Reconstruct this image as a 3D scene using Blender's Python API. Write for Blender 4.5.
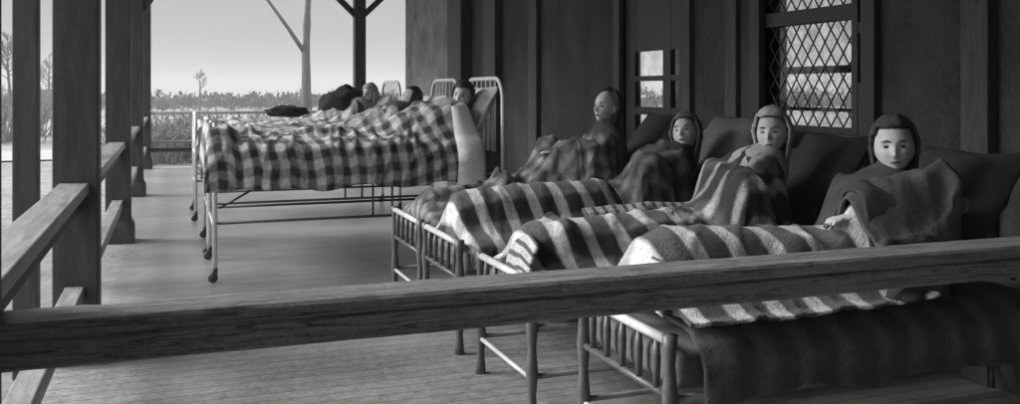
import bpy, bmesh, math, random
from mathutils import Vector, Matrix, noise, Euler
random.seed(7)
S = bpy.context.scene
for o in list(bpy.data.objects): bpy.data.objects.remove(o)
COL = S.collection
R = math.radians

# ---------------------------------------------------------------- camera
YAW = 20.17
cam = bpy.data.objects.new('camera', bpy.data.cameras.new('camera')); COL.objects.link(cam)
cam.location = (0, 0, 1.3)
cam.rotation_euler = (R(90), 0, R(-YAW))
cam.data.sensor_width = 36; cam.data.lens = 36 * 920 / 1020
cam.data.shift_y = -112 / 1020
cam.data.clip_start = 0.05; cam.data.clip_end = 2000
S.camera = cam
S.render.resolution_x = 1024; S.render.resolution_y = 406

# ---------------------------------------------------------------- world, sun, exposure
w = bpy.data.worlds.new("World"); S.world = w; w.use_nodes = True
nt = w.node_tree; nt.nodes.clear()
sky = nt.nodes.new('ShaderNodeTexSky'); sky.sky_type = 'NISHITA'; sky.sun_disc = False
SUN_EL, SUN_ROT = R(32), R(-95)
sky.sun_elevation = SUN_EL; sky.sun_rotation = SUN_ROT
sky.air_density = 1.5; sky.dust_density = 6.0
bw = nt.nodes.new('ShaderNodeRGBToBW')
tcw = nt.nodes.new('ShaderNodeTexCoord'); cln = nt.nodes.new('ShaderNodeTexNoise')
cln.inputs['Scale'].default_value = 2.2; cln.inputs['Detail'].default_value = 8
clr = nt.nodes.new('ShaderNodeMapRange'); clr.inputs[1].default_value = .3; clr.inputs[2].default_value = .7
clr.inputs[3].default_value = .9; clr.inputs[4].default_value = 1.1
mix = nt.nodes.new('ShaderNodeMix'); mix.data_type = 'FLOAT'   # thin even cloud over the clear sky
mix.inputs[0].default_value = .88; mix.inputs[3].default_value = 8.0
mlt = nt.nodes.new('ShaderNodeMath'); mlt.operation = 'MULTIPLY'
bg = nt.nodes.new('ShaderNodeBackground'); bg.inputs[1].default_value = 0.0275
wo = nt.nodes.new('ShaderNodeOutputWorld')
L = nt.links
L.new(sky.outputs[0], bw.inputs[0]); L.new(bw.outputs[0], mix.inputs[2])
L.new(tcw.outputs['Generated'], cln.inputs['Vector']); L.new(cln.outputs['Fac'], clr.inputs[0])
spw = nt.nodes.new('ShaderNodeSeparateXYZ'); L.new(tcw.outputs['Generated'], spw.inputs[0])
elv = nt.nodes.new('ShaderNodeMapRange'); elv.inputs[1].default_value = 0.15; elv.inputs[2].default_value = 1.0
elv.inputs[3].default_value = 1.65; elv.inputs[4].default_value = 9.5
L.new(spw.outputs[2], elv.inputs[0])
ml2 = nt.nodes.new('ShaderNodeMath'); ml2.operation = 'MULTIPLY'
L.new(mix.outputs[0], ml2.inputs[0]); L.new(elv.outputs[0], ml2.inputs[1])
L.new(ml2.outputs[0], mlt.inputs[0]); L.new(clr.outputs[0], mlt.inputs[1])
L.new(mlt.outputs[0], bg.inputs[0]); L.new(bg.outputs[0], wo.inputs[0])
sun = bpy.data.objects.new('sun', bpy.data.lights.new('sun', 'SUN')); COL.objects.link(sun)
sun.data.energy = 3.6; sun.data.angle = R(32); sun.data.color = (1, 1, 1)
# light travels from the open left side, a little from the far end
d = Vector((math.cos(SUN_EL) * 0.93, -math.cos(SUN_EL) * 0.36, -math.sin(SUN_EL)))
sun.rotation_euler = d.to_track_quat('-Z', 'Y').to_euler()
sky.sun_rotation = math.atan2(-d.x, -d.y)
S.view_settings.view_transform = 'Standard'; S.view_settings.look = 'None'
S.view_settings.exposure = 0.6; S.view_settings.gamma = 1.0; S.view_settings.use_curve_mapping = False
S.render.engine = 'CYCLES'
S.cycles.max_bounces = 10; S.cycles.diffuse_bounces = 6; S.cycles.transparent_max_bounces = 16

# ---------------------------------------------------------------- materials (a grey world: the photograph is monochrome)
def new_mat(name, rough):
    m = bpy.data.materials.new(name); m.use_nodes = True
    n = m.node_tree.nodes; b = n['Principled BSDF']
    b.inputs['Roughness'].default_value = rough
    return m, n, m.node_tree.links, b
def mth(n, l, op, a, b=None, c=None):
    x = n.new('ShaderNodeMath'); x.operation = op
    for i, v in enumerate((a, b, c)):
        if v is None: continue
        if isinstance(v, (int, float)): x.inputs[i].default_value = v
        else: l.new(v, x.inputs[i])
    return x.outputs[0]
def noise_n(n, l, vec, scale, detail=4, rough=.6, stretch=None):
    if stretch:
        mp = n.new('ShaderNodeMapping'); mp.inputs['Scale'].default_value = stretch; l.new(vec, mp.inputs[0]); vec = mp.outputs[0]
    t = n.new('ShaderNodeTexNoise'); t.inputs['Scale'].default_value = scale
    t.inputs['Detail'].default_value = detail; t.inputs['Roughness'].default_value = rough
    l.new(vec, t.inputs['Vector']); return t.outputs['Fac']
def rng(n, l, v, a, b, c, d):
    x = n.new('ShaderNodeMapRange'); l.new(v, x.inputs[0])
    for i, k in enumerate((a, b, c, d)): x.inputs[i + 1].default_value = k
    return x.outputs[0]
def grey(n, l, v, b):
    c = n.new('ShaderNodeCombineColor')
    for i in range(3): l.new(v, c.inputs[i])
    l.new(c.outputs[0], b.inputs['Base Color'])
def bump(n, l, h, b, strength, dist):
    x = n.new('ShaderNodeBump'); x.inputs['Strength'].default_value = strength; x.inputs['Distance'].default_value = dist
    l.new(h, x.inputs['Height']); l.new(x.outputs[0], b.inputs['Normal'])
def plain(name, val, rough=.7, var=.35, scale=6, stretch=None, bs=.3, bd=.004, fine=60, spec=.5):
    m, n, l, b = new_mat(name, rough)
    tc = n.new('ShaderNodeTexCoord').outputs['Object']
    a = noise_n(n, l, tc, scale, 5, .65, stretch); f = noise_n(n, l, tc, fine, 3, .7, stretch)
    s = mth(n, l, 'ADD', mth(n, l, 'MULTIPLY', a, .6), mth(n, l, 'MULTIPLY', f, .4))
    v = rng(n, l, s, .33, .67, val * (1 - var), val * (1 + var))
    grey(n, l, v, b); bump(n, l, s, b, bs, bd)
    b.inputs['Specular IOR Level'].default_value = spec
    return m
M = {}
M['post'] = plain('dark_stained_wood', .05, .55, .7, 5, (4, 4, .5), .5, .006)
M['rail'] = plain('weathered_wood', .17, .45, .6, 4, (1, 8, 8), .5, .004)
M['sidewood'] = plain('weathered_wood_side', .26, .42, .6, 4, (8, 1, 8), .5, .004)
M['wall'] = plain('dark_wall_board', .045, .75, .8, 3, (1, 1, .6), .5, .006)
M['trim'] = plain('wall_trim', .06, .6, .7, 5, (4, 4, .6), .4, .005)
M['frame'] = plain('window_frame_paint', .04, .5, .3, 6, None, .3, .003)
M['lead'] = plain('lead_came', .03, .5, .3, 20, None, .2, .002)
M['ceil'] = plain('ceiling_board', .07, .8, .3, 3, (6, 1, 1), .4, .005)
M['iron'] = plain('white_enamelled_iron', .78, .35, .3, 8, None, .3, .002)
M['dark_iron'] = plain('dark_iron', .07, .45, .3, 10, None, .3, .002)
M['bamboo'] = plain('turned_cot_wood', .10, .38, .45, 7, (2, 2, 2), .5, .004)
def beam_mat(name, val):
    m, n, l, b = new_mat(name, .5)
    tc = n.new('ShaderNodeTexCoord').outputs['Object']
    a = noise_n(n, l, tc, 5, 6, .7, (.6, 9, 9)); g = noise_n(n, l, tc, 16, 5, .8, (.5, 10, 10)); k = noise_n(n, l, tc, 1.7, 3, .6); f = noise_n(n, l, tc, 90, 3, .8)
    crack = rng(n, l, mth(n, l, 'ABSOLUTE', mth(n, l, 'SUBTRACT', noise_n(n, l, tc, 7, 3, .6, (.35, 7, 7)), .5)), .0, .018, .35, 1)
    s_ = mth(n, l, 'ADD', mth(n, l, 'MULTIPLY', a, .3), mth(n, l, 'ADD', mth(n, l, 'MULTIPLY', g, .35), mth(n, l, 'ADD', mth(n, l, 'MULTIPLY', k, .1), mth(n, l, 'MULTIPLY', f, .25))))
    v = mth(n, l, 'MULTIPLY', rng(n, l, s_, .38, .62, val * .4, val * 1.7), crack)
    grey(n, l, v, b); bump(n, l, mth(n, l, 'MULTIPLY', s_, crack), b, .9, .006); return m
M['rail'] = beam_mat('old_rail_timber', .25)
M['railtop'] = plain('worn_varnished_rail', .6, .3, .3, 9, (8, 1, 8), .4, .003)
M['tick'] = plain('mattress_ticking', .12, .9, .3, 14, None, .6, .006)
M['sheet'] = plain('white_linen', .86, .9, .15, 10, None, .6, .008)
M['pillow'] = plain('pillow_cotton', .13, .9, .3, 8, None, .6, .008)
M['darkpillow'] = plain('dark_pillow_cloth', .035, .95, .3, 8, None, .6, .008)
M['skin'] = plain('skin', .58, .6, .22, 22, None, .5, .002, 130)
M['lips'] = plain('lips', .09, .5, .1, 8, None, .1, .001)
M['eye'] = plain('eye', .03, .3, .1, 8, None, .1, .001)
M['hair'] = plain('dark_hair', .03, .5, .4, 30, (1, 1, 6), .8, .004)
M['wool'] = plain('dark_wool', .055, .95, .4, 12, None, .8, .008)
M['sleeve'] = plain('grey_sleeve_wool', .09, .95, .4, 12, None, .8, .008)
M['greywool'] = plain('grey_wool', .13, .95, .4, 12, None, .8, .008)
M['lightwool'] = plain('light_wool', .45, .95, .3, 12, None, .8, .008)
M['bark'] = plain('bark', .1, .9, .4, 6, (3, 3, .6), .9, .03)
M['twig'] = plain('bare_twigs', .11, .9, .3, 2, None, .5, .02)
M['shrub'] = plain('winter_shrub', .17, .9, .5, 3, None, .5, .02)
M['far'] = plain('far_wood', .03, .95, .4, .3, None, .5, .02)
M['blackcloth'] = plain('black_cloth', .022, .95, .3, 12, None, .8, .008)

def floor_mat():
    m, n, l, b = new_mat('porch_floor_boards', .5)
    tc = n.new('ShaderNodeTexCoord').outputs['Object']
    sp = n.new('ShaderNodeSeparateXYZ'); l.new(tc, sp.inputs[0])
    fy = mth(n, l, 'FRACT', mth(n, l, 'MULTIPLY', sp.outputs[1], 1 / .092))
    gap = mth(n, l, 'LESS_THAN', fy, .055)
    row = mth(n, l, 'FLOOR', mth(n, l, 'MULTIPLY', sp.outputs[1], 1 / .092))
    wn = n.new('ShaderNodeTexWhiteNoise'); wn.noise_dimensions = '1D'; l.new(row, wn.inputs['W'])
    a = noise_n(n, l, tc, 1.1, 6, .65); g = noise_n(n, l, tc, 22, 5, .75); h = noise_n(n, l, tc, 60, 3, .8)
    s = mth(n, l, 'ADD', mth(n, l, 'MULTIPLY', a, .35), mth(n, l, 'ADD', mth(n, l, 'MULTIPLY', g, .4), mth(n, l, 'MULTIPLY', h, .25)))
    v = rng(n, l, s, .38, .62, .14, .42)
    v = mth(n, l, 'MULTIPLY', v, rng(n, l, wn.outputs['Value'], 0, 1, .9, 1.08))
    v = mth(n, l, 'MULTIPLY', v, mth(n, l, 'SUBTRACT', 1, mth(n, l, 'MULTIPLY', gap, .7)))
    grey(n, l, v, b)
    l.new(rng(n, l, g, .3, .7, .26, .48), b.inputs['Roughness'])
    bump(n, l, mth(n, l, 'SUBTRACT', s, mth(n, l, 'MULTIPLY', gap, .8)), b, .5, .004)
    return m
M['floor'] = floor_mat()

def ground_mat():
    m, n, l, b = new_mat('winter_grass', .95)
    tc = n.new('ShaderNodeTexCoord').outputs['Object']
    a = noise_n(n, l, tc, .12, 6, .7); g = noise_n(n, l, tc, 3.0, 6, .75)
    s = mth(n, l, 'ADD', mth(n, l, 'MULTIPLY', a, .5), mth(n, l, 'MULTIPLY', g, .5))
    grey(n, l, rng(n, l, s, .38, .62, .10, .3), b); bump(n, l, g, b, .6, .05)
    return m
M['ground'] = ground_mat()
M['path'] = plain('pale_sandy_path', .3, .95, .2, 1.2, None, .5, .02)

def plaid(name, ps, ds, pt, dt, dark, light, tw=.45, border=0.0, line=.0, soft=.07, wob=.012):
    """woven check along the UV map (metres): s runs along the bed, t across it"""
    m, n, l, b = new_mat(name, .95)
    uv = n.new('ShaderNodeUVMap').outputs[0]
    tc = n.new('ShaderNodeTexCoord').outputs['Object']
    sp = n.new('ShaderNodeSeparateXYZ'); l.new(uv, sp.inputs[0])
    wb = noise_n(n, l, tc, 5, 3); wb2 = mth(n, l, 'MULTIPLY', mth(n, l, 'SUBTRACT', wb, .5), wob * 4)
    def stripe(c, p, duty):
        fr = mth(n, l, 'FRACT', mth(n, l, 'MULTIPLY', mth(n, l, 'ADD', c, wb2), 1 / p))
        dist = mth(n, l, 'ABSOLUTE', mth(n, l, 'SUBTRACT', fr, .5))
        return rng(n, l, dist, duty / 2 - soft / 2, duty / 2 + soft / 2, 1, 0)
    A = stripe(sp.outputs[0], ps, ds); B = stripe(sp.outputs[1], pt, dt)
    mixv = mth(n, l, 'ADD', mth(n, l, 'MULTIPLY', A, 1 - tw), mth(n, l, 'MULTIPLY', B, tw))
    mixv = mth(n, l, 'ADD', mth(n, l, 'MULTIPLY', mixv, .75), mth(n, l, 'MULTIPLY', mth(n, l, 'MULTIPLY', A, B), .25))
    if border > 0:                       # pale end border with thin dark lines
        inb = mth(n, l, 'LESS_THAN', sp.outputs[0], border)
        fl = mth(n, l, 'FRACT', mth(n, l, 'MULTIPLY', sp.outputs[0], 1 / .035))
        lines = mth(n, l, 'GREATER_THAN', fl, .38)
        mixv = mth(n, l, 'ADD', mth(n, l, 'MULTIPLY', mixv, mth(n, l, 'SUBTRACT', 1, inb)), mth(n, l, 'MULTIPLY', mth(n, l, 'MULTIPLY', lines, 1.05), inb))
    f = noise_n(n, l, tc, 26, 5, .75); g = noise_n(n, l, tc, 140, 2, .6)
    v = mth(n, l, 'ADD', dark, mth(n, l, 'MULTIPLY', mixv, light - dark))
    v = mth(n, l, 'MULTIPLY', v, rng(n, l, mth(n, l, 'ADD', mth(n, l, 'MULTIPLY', f, .5), mth(n, l, 'MULTIPLY', g, .5)), .36, .64, .55, 1.4))
    grey(n, l, v, b)
    bump(n, l, mth(n, l, 'ADD', f, mth(n, l, 'MULTIPLY', g, .6)), b, 1.0, .007)
    b.inputs['Sheen Weight'].default_value = .15
    return m
M['plaidE'] = plaid('brown_check_blanket_cloth', .125, .50, .13, .5, .04, .66, .36, border=.0, wob=.014, soft=.13)
M['plaidF'] = plaid('pale_check_blanket_cloth', .15, .7, .13, .7, .2, .66, .4)
M['plaidC'] = plaid('broad_barred_blanket_cloth', .15, .39, .30, .6, .018, .72, .2, border=.0, wob=.006, soft=.08)
M['plaidD'] = plaid('barred_blanket_cloth', .155, .39, .34, .6, .018, .68, .16, border=.0, wob=.006, soft=.08)
M['dimplaid'] = plaid('dim_check_wool', .14, .4, .14, .4, .035, .2, .5, wob=.02, soft=.25)
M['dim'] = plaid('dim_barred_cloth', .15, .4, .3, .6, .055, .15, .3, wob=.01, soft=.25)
M['wrap'] = plaid('wrap_cloth', .3, .25, .19, .30, .04, .60, .78, wob=.015, soft=.14)
M['border'] = plaid('blanket_border_cloth', .05, .62, .4, .8, .05, .5, .12, wob=.005)
M['plaidA'] = plaid('mottled_blanket_cloth', .13, .45, .12, .5, .03, .32, .45, wob=.05, soft=.3)

def glass_mat():
    m = bpy.data.materials.new('old_window_glass'); m.use_nodes = True; n = m.node_tree.nodes; l = m.node_tree.links
    n.remove(n['Principled BSDF'])
    tr = n.new('ShaderNodeBsdfTransparent'); tc = n.new('ShaderNodeTexCoord').outputs['Object']
    mv = rng(n, l, noise_n(n, l, tc, 9, 2, .6), .38, .62, .84, .99); cc = n.new('ShaderNodeCombineColor')
    for i in range(3): l.new(mv, cc.inputs[i])
    l.new(cc.outputs[0], tr.inputs[0])
    gl = n.new('ShaderNodeBsdfGlossy'); gl.inputs['Roughness'].default_value = .06; gl.inputs[0].default_value = (.9, .9, .9, 1)
    lw = n.new('ShaderNodeLayerWeight'); lw.inputs[0].default_value = .5
    frv = mth(n, l, 'ADD', .04, mth(n, l, 'MULTIPLY', mth(n, l, 'POWER', lw.outputs['Facing'], 5), .9))
    mx = n.new('ShaderNodeMixShader'); l.new(frv, mx.inputs[0]); l.new(tr.outputs[0], mx.inputs[1]); l.new(gl.outputs[0], mx.inputs[2])
    l.new(mx.outputs[0], n['Material Output'].inputs[0]); return m
M['glass'] = glass_mat()

# ---------------------------------------------------------------- helpers
def tag(o, label=None, cat=None, group=None, kind=None):
    if label: o['label'] = label
    if cat: o['category'] = cat
    if group: o['group'] = group
    if kind: o['kind'] = kind
    return o
def empty(name, loc, label=None, cat=None, group=None):
    o = bpy.data.objects.new(name, None); COL.objects.link(o); o.location = loc; o.empty_display_size = .1
    o['_o'] = 1; del o['_o']
    return tag(o, label, cat, group)
def build(name, bm, mat, parent=None, smooth=False, bevel=0, org=None):
    """bm is in world coordinates; the object's origin goes to org (or the mean of its base)"""
    me = bpy.data.meshes.new(name)
    bmesh.ops.recalc_face_normals(bm, faces=bm.faces)
    if org is None:
        vs = [v.co for v in bm.verts]
        lo = Vector([min(v[i] for v in vs) for i in range(3)]); hi = Vector([max(v[i] for v in vs) for i in range(3)])
        org = Vector(((lo.x + hi.x) / 2, (lo.y + hi.y) / 2, lo.z))
    org = Vector(org)
    bmesh.ops.translate(bm, verts=bm.verts, vec=-org)
    bm.to_mesh(me); bm.free()
    for p in me.polygons: p.use_smooth = smooth
    for x in (mat if isinstance(mat, (list, tuple)) else [mat]): me.materials.append(x)
    o = bpy.data.objects.new(name, me); COL.objects.link(o)
    o.location = org
    if parent:
        o.parent = parent; o.location = org - world_loc(parent)
    if bevel:
        b = o.modifiers.new('bevel', 'BEVEL'); b.width = bevel; b.segments = 2; b.limit_method = 'ANGLE'
    return o
def world_loc(o):
    l = Vector(o.location)
    while o.parent: o = o.parent; l += Vector(o.location)
    return l
def box(bm, x0, x1, y0, y1, z0, z1):
    vs = [bm.verts.new((x, y, z)) for z in (z0, z1) for x, y in ((x0, y0), (x1, y0), (x1, y1), (x0, y1))]
    for f in ((0, 3, 2, 1), (4, 5, 6, 7), (0, 1, 5, 4), (1, 2, 6, 5), (2, 3, 7, 6), (3, 0, 4, 7)):
        bm.faces.new([vs[i] for i in f])
def B(*a):
    bm = bmesh.new(); box(bm, *a); return bm
def catmull(pts, n):
    P = [Vector(p) for p in pts]; P = [2 * P[0] - P[1]] + P + [2 * P[-1] - P[-2]]
    out = []
    for i in range(1, len(P) - 2):
        for k in range(n):
            t = k / n; a, b, c, d_ = P[i - 1], P[i], P[i + 1], P[i + 2]
            out.append(.5 * ((2 * b) + (c - a) * t + (2 * a - 5 * b + 4 * c - d_) * t * t + (3 * b - a - 3 * c + d_) * t ** 3))
    out.append(P[-2]); return out
def tube(bm, pts, r, seg=10, smooth_path=0, flat=None):
    pts = [Vector(p) for p in pts]
    if smooth_path: 
        n0 = len(pts)
        rr = r if isinstance(r, (list, tuple)) else [r] * n0
        pts = catmull(pts, smooth_path)
        r = [rr[min(n0 - 1, i // smooth_path)] * (1 - (i % smooth_path) / smooth_path) + rr[min(n0 - 1, i // smooth_path + 1)] * ((i % smooth_path) / smooth_path) for i in range(len(pts))]
    if not isinstance(r, (list, tuple)): r = [r] * len(pts)
    rings = []
    prevn = None
    for i, p in enumerate(pts):
        t = (pts[min(i + 1, len(pts) - 1)] - pts[max(i - 1, 0)]).normalized()
        if prevn is None:
            a = Vector((0, 0, 1)) if abs(t.z) < .9 else Vector((1, 0, 0))
            nn = t.cross(a).normalized()
        else:
            nn = (prevn - t * prevn.dot(t)).normalized()
        prevn = nn; bb = t.cross(nn)
        rings.append([bm.verts.new(p + (nn * math.cos(2 * math.pi * k / seg) + bb * math.sin(2 * math.pi * k / seg)) * r[i]) for k in range(seg)])
    for a, b in zip(rings, rings[1:]):
        for k in range(seg): bm.faces.new((a[k], a[(k + 1) % seg], b[(k + 1) % seg], b[k]))
    bm.faces.new(rings[0][::-1]); bm.faces.new(rings[-1])
def ell(bm, c, rad, seg=20, rings=14, mat=None):
    m = Matrix.Translation(c) @ (mat or Matrix.Identity(4)) @ Matrix.Diagonal((*rad, 1))
    return bmesh.ops.create_uvsphere(bm, u_segments=seg, v_segments=rings, radius=1, matrix=m)['verts']
def nz(x, y, z): return noise.noise(Vector((x, y, z)))

# ================================================================ SETTING
GZ = -0.6
bm = bmesh.new()
N = 60
xs = [-900 + 1800 * i / N for i in range(N + 1)]
def gh(x, y):
    r_ = math.hypot(x, y)
    return GZ + (0 if r_ < 20 else nz(x * .02, y * .02, 0) * min(1.2, (r_ - 20) * .01)) - min(4.0, max(0, r_ - 60) * .012)
rs = [0, 6, 12, 18, 25, 35, 50, 70, 100, 150, 220, 320, 480, 700, 1000]
prev = None
for r_ in rs:
    ring = [bm.verts.new((r_ * math.cos(2 * math.pi * k / 72) , r_ * math.sin(2 * math.pi * k / 72), gh(r_ * math.cos(2 * math.pi * k / 72), r_ * math.sin(2 * math.pi * k / 72)))) for k in range(72)] if r_ else [bm.verts.new((0, 0, GZ))]
    if prev:
        for k in range(72):
            if len(prev) == 1: bm.faces.new((prev[0], ring[k], ring[(k + 1) % 72]))
            else: bm.faces.new((prev[k], ring[k], ring[(k + 1) % 72], prev[(k + 1) % 72]))
    prev = ring
tag(build('ground', bm, M['ground'], smooth=True, org=(0, 0, 0)), kind='structure')
bm = bmesh.new()   # pale path crossing the lawn
pl = [(-40, 27.0), (-24, 28.5), (-12, 29), (0, 30), (14, 33), (30, 39)]
pv = [[bm.verts.new((x, y + s_ * 2.2, GZ + .03)) for s_ in (-1, 1)] for x, y in pl]
for a, b in zip(pv, pv[1:]): bm.faces.new((a[0], b[0], b[1], a[1]))
tag(build('path', bm, M['path'], org=(0, 29, GZ)), kind='structure')

XL, XW = -.60, 3.40           # porch edge, house wall
YB, YE = -1.6, 16.5           # added unseen wall behind the camera, far end
tag(build('porch_floor', B(XL, 8.0, YB, YE + .15, -.12, 0), M['floor'], org=(0, 0, 0)), kind='structure')
bm = bmesh.new(); box(bm, XL + .04, 8.0, YB, YE + .1, GZ - .2, -.122)
tag(build('porch_foundation', bm, M['wall']), kind='structure')
bm = bmesh.new(); box(bm, -1.3, 9.0, YB - .3, YE + .8, 3.35, 3.5)
box(bm, -.53, -.33, YB, YE + .1, 3.1, 3.35); box(bm, -.33, 6.0, YE - .05, YE + .15, 3.1, 3.35)
for k in range(11): box(bm, -.33, XW, YB + .6 + k * 1.65, YB + .7 + k * 1.65, 3.22, 3.35)
tag(build('porch_ceiling', bm, M['ceil'], org=(0, 0, 3.35)), kind='structure')

# ---- house: wall with openings
house = empty('house', (XW, 5, 0), 'dark boarded house wall with lattice window and glazed door along the porch', 'house')
W1 = (3.86, 4.74, 1.06, 2.62)      # lattice window opening y0 y1 z0 z1
D1 = (5.66, 6.62, .0, 2.35)        # glazed door opening
YC = 13.7                          # corner of the house
bm = bmesh.new(); T = .16
def wall_y(y0, y1, z0, z1): box(bm, XW, XW + T, y0, y1, z0, z1)
wall_y(YB, W1[0], 0, 3.349); wall_y(W1[0], W1[1], 0, W1[2]); wall_y(W1[0], W1[1], W1[3], 3.349)
wall_y(W1[1], D1[0], 0, 3.349); wall_y(D1[0], D1[1], D1[3], 3.349); wall_y(D1[1], YC, 0, 3.349)
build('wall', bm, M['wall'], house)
bm = bmesh.new(); box(bm, -.66, -.54, YB, -1.4, 0, 3.349); box(bm, -.66, -.54, .6, 1.945, 0, 3.349)
box(bm, -.66, -.54, -1.4, .6, 0, .5); box(bm, -.66, -.54, -1.4, .6, 2.7, 3.349)
build('wall', bm, M['wall'], house)  # unseen left wall, added to shade the near porch; its gap admits some light
bm = bmesh.new(); box(bm, -.60, -.2, YB - .12, YB - .001, 0, 3.349); box(bm, .9, XW - .002, YB - .12, YB - .001, 0, 3.349)
box(bm, -.2, .9, YB - .12, YB - .001, 0, .7); box(bm, -.2, .9, YB - .12, YB - .001, 2.4, 3.349)
build('wall', bm, M['wall'], house)  # unseen wall added behind the camera to hold light back, opening lets some in
for y0, y1, dx in ((8.38, 8.60, .05), (9.5, 9.9, .09), (10.6, 11.18, .14), (5.0, 5.12, .035), (3.05, 3.2, .06)):
    build('pilaster', B(XW - dx, XW - .0005, y0, y1, .0, 3.348), M['trim'], house, bevel=.006)
M['panel'] = plain('daylit_wall_panel', .23, .7, .7, 2.5, None, .5, .006)  # paler base colour stands in for daylight from the open far end
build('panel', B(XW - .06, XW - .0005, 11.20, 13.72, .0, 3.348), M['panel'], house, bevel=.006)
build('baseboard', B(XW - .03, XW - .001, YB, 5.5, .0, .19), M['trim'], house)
# inside of the house: dim room with windows on the far side, seen through the glass
bm = bmesh.new(); XR = 8.0
BW = [(8.6, 12.2, .5, 2.9)]
def rw(y0, y1, z0, z1): box(bm, XR, XR + .15, y0, y1, z0, z1)
rw(YB, 8.6, 0, 3.349); rw(8.6, 12.2, 0, .5); rw(8.6, 12.2, 2.9, 3.349); rw(12.2, YC, 0, 3.349)
box(bm, XW + T, 6.6, YC - .15, YC, 0, 3.349); box(bm, 6.6, XR, YC - .15, YC, 0, .3); box(bm, 6.6, XR, YC - .15, YC, 2.7, 3.349)
box(bm, XW + T, XR, YB, YB + .12, 0, 3.349)
M['plaster'] = plain('room_plaster', .3, .9, .15, 3)
build('inner_wall', bm, M['plaster'], house)
for y0, y1, z0, z1 in BW:
    bm = bmesh.new(); t = .05
    box(bm, XR + .02, XR + .1, y0, y0 + t, z0, z1); box(bm, XR + .02, XR + .1, y1 - t, y1, z0, z1)
    box(bm, XR + .02, XR + .1, y0 + t, y1 - t, z0, z0 + t); box(bm, XR + .02, XR + .1, y0 + t, y1 - t, z1 - t, z1)
    box(bm, XR + .03, XR + .09, y0 + t, y1 - t, 1.52, 1.62); box(bm, XR + .03, XR + .09, y0 + t, y1 - t, 1.02, 1.07)
    fr = build('window', bm, M['frame'], house)
    build('pane', B(XR + .058, XR + .062, y0 + t, y1 - t, z0 + t, z1 - t), M['glass'], fr)

# lattice window
y0, y1, z0, z1 = W1
win = empty('window', (0, 0, 0)); win.parent = house; win.location = Vector((XW, (y0 + y1) / 2, z0)) - world_loc(house)
win['label'] = 'leaded diamond lattice window'
bm = bmesh.new()
box(bm, XW - .045, XW + .09, y0 - .1, y0, z0 - .09, z1 + .1); box(bm, XW - .045, XW + .09, y1, y1 + .1, z0 - .09, z1 + .1)
box(bm, XW - .045, XW + .09, y0, y1, z1, z1 + .1)
yb = y0 + .10   # right-hand narrow light | mullion
box(bm, XW + .0, XW + .07, yb - .028, yb + .02, z0, z1)
box(bm, XW + .0, XW + .07, y0, y1, 1.68, 1.765) if False else None
box(bm, XW + .002, XW + .068, yb + .021, y1, 1.68, 1.765)
box(bm, XW + .002, XW + .068, y0, yb - .029, 1.60, 1.66); box(bm, XW + .002, XW + .068, y0, yb - .029, 1.78, 1.85)
box(bm, XW + .002, XW + .068, y0, yb - .029, z0, 1.34)
box(bm, XW + .002, XW + .068, yb + .021, y1, z0, z0 + .035)
build('frame', bm, M['frame'], win, bevel=.004)
build('sill', B(XW - .09, XW + .1, y0 - .14, y1 + .14, z0 - .13, z0 - .091), M['trim'], win, bevel=.005)
def lattice(ya, yb_, za, zb, dy, dz):
    bm = bmesh.new(); x = XW + .034
    def clip_line(p, q):
        # Liang-Barsky in (y,z)
        t0, t1 = 0., 1.; dy_, dz_ = q[0] - p[0], q[1] - p[1]
        for pp, qq in ((-dy_, p[0] - ya), (dy_, yb_ - p[0]), (-dz_, p[1] - za), (dz_, zb - p[1])):
            if pp == 0:
                if qq < 0: return None
            else:
                r_ = qq / pp
                if pp < 0: t0 = max(t0, r_)
                else: t1 = min(t1, r_)
        if t0 >= t1: return None
        return (p[0] + dy_ * t0, p[1] + dz_ * t0), (p[0] + dy_ * t1, p[1] + dz_ * t1)
    sl = dz / dy; n = int((yb_ - ya) / dy + (zb - za) / dz) + 4
    for k in range(-n, n):
        for sg in (1, -1):
            yy = ya + k * dy
            c = clip_line((yy - 5, za - 5 * sl * sg), (yy + 5, za + 5 * sl * sg))
            if c and math.hypot(c[0][0] - c[1][0], c[0][1] - c[1][1]) > .02:
                tube(bm, [(x + .001 * sg, *c[0]), (x + .001 * sg, *c[1])], .0046, 6)
    return bm
lt = build('lattice', lattice(yb + .02, y1, z0 + .035, 1.68, .1, .135), M['lead'], win)
lt2 = build('lattice', lattice(yb + .02, y1, 1.765, z1, .1, .135), M['lead'], win)
build('pane', B(XW + .033, XW + .036, y0, y1, z0, z1), M['glass'], win)
# glazed door
y0, y1, z0, z1 = D1
door = empty('door', (0, 0, 0)); door.parent = house; door.location = Vector((XW, (y0 + y1) / 2, 0)) - world_loc(house)
bm = bmesh.new()
box(bm, XW - .04, XW + .1, y0 - .11, y0, 0, z1 + .12); box(bm, XW - .04, XW + .1, y1, y1 + .11, 0, z1 + .12); box(bm, XW - .04, XW + .1, y0, y1, z1, z1 + .12)
build('frame', bm, M['trim'], door, bevel=.004)
bm = bmesh.new(); xa, xb = XW + .02, XW + .065
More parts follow.
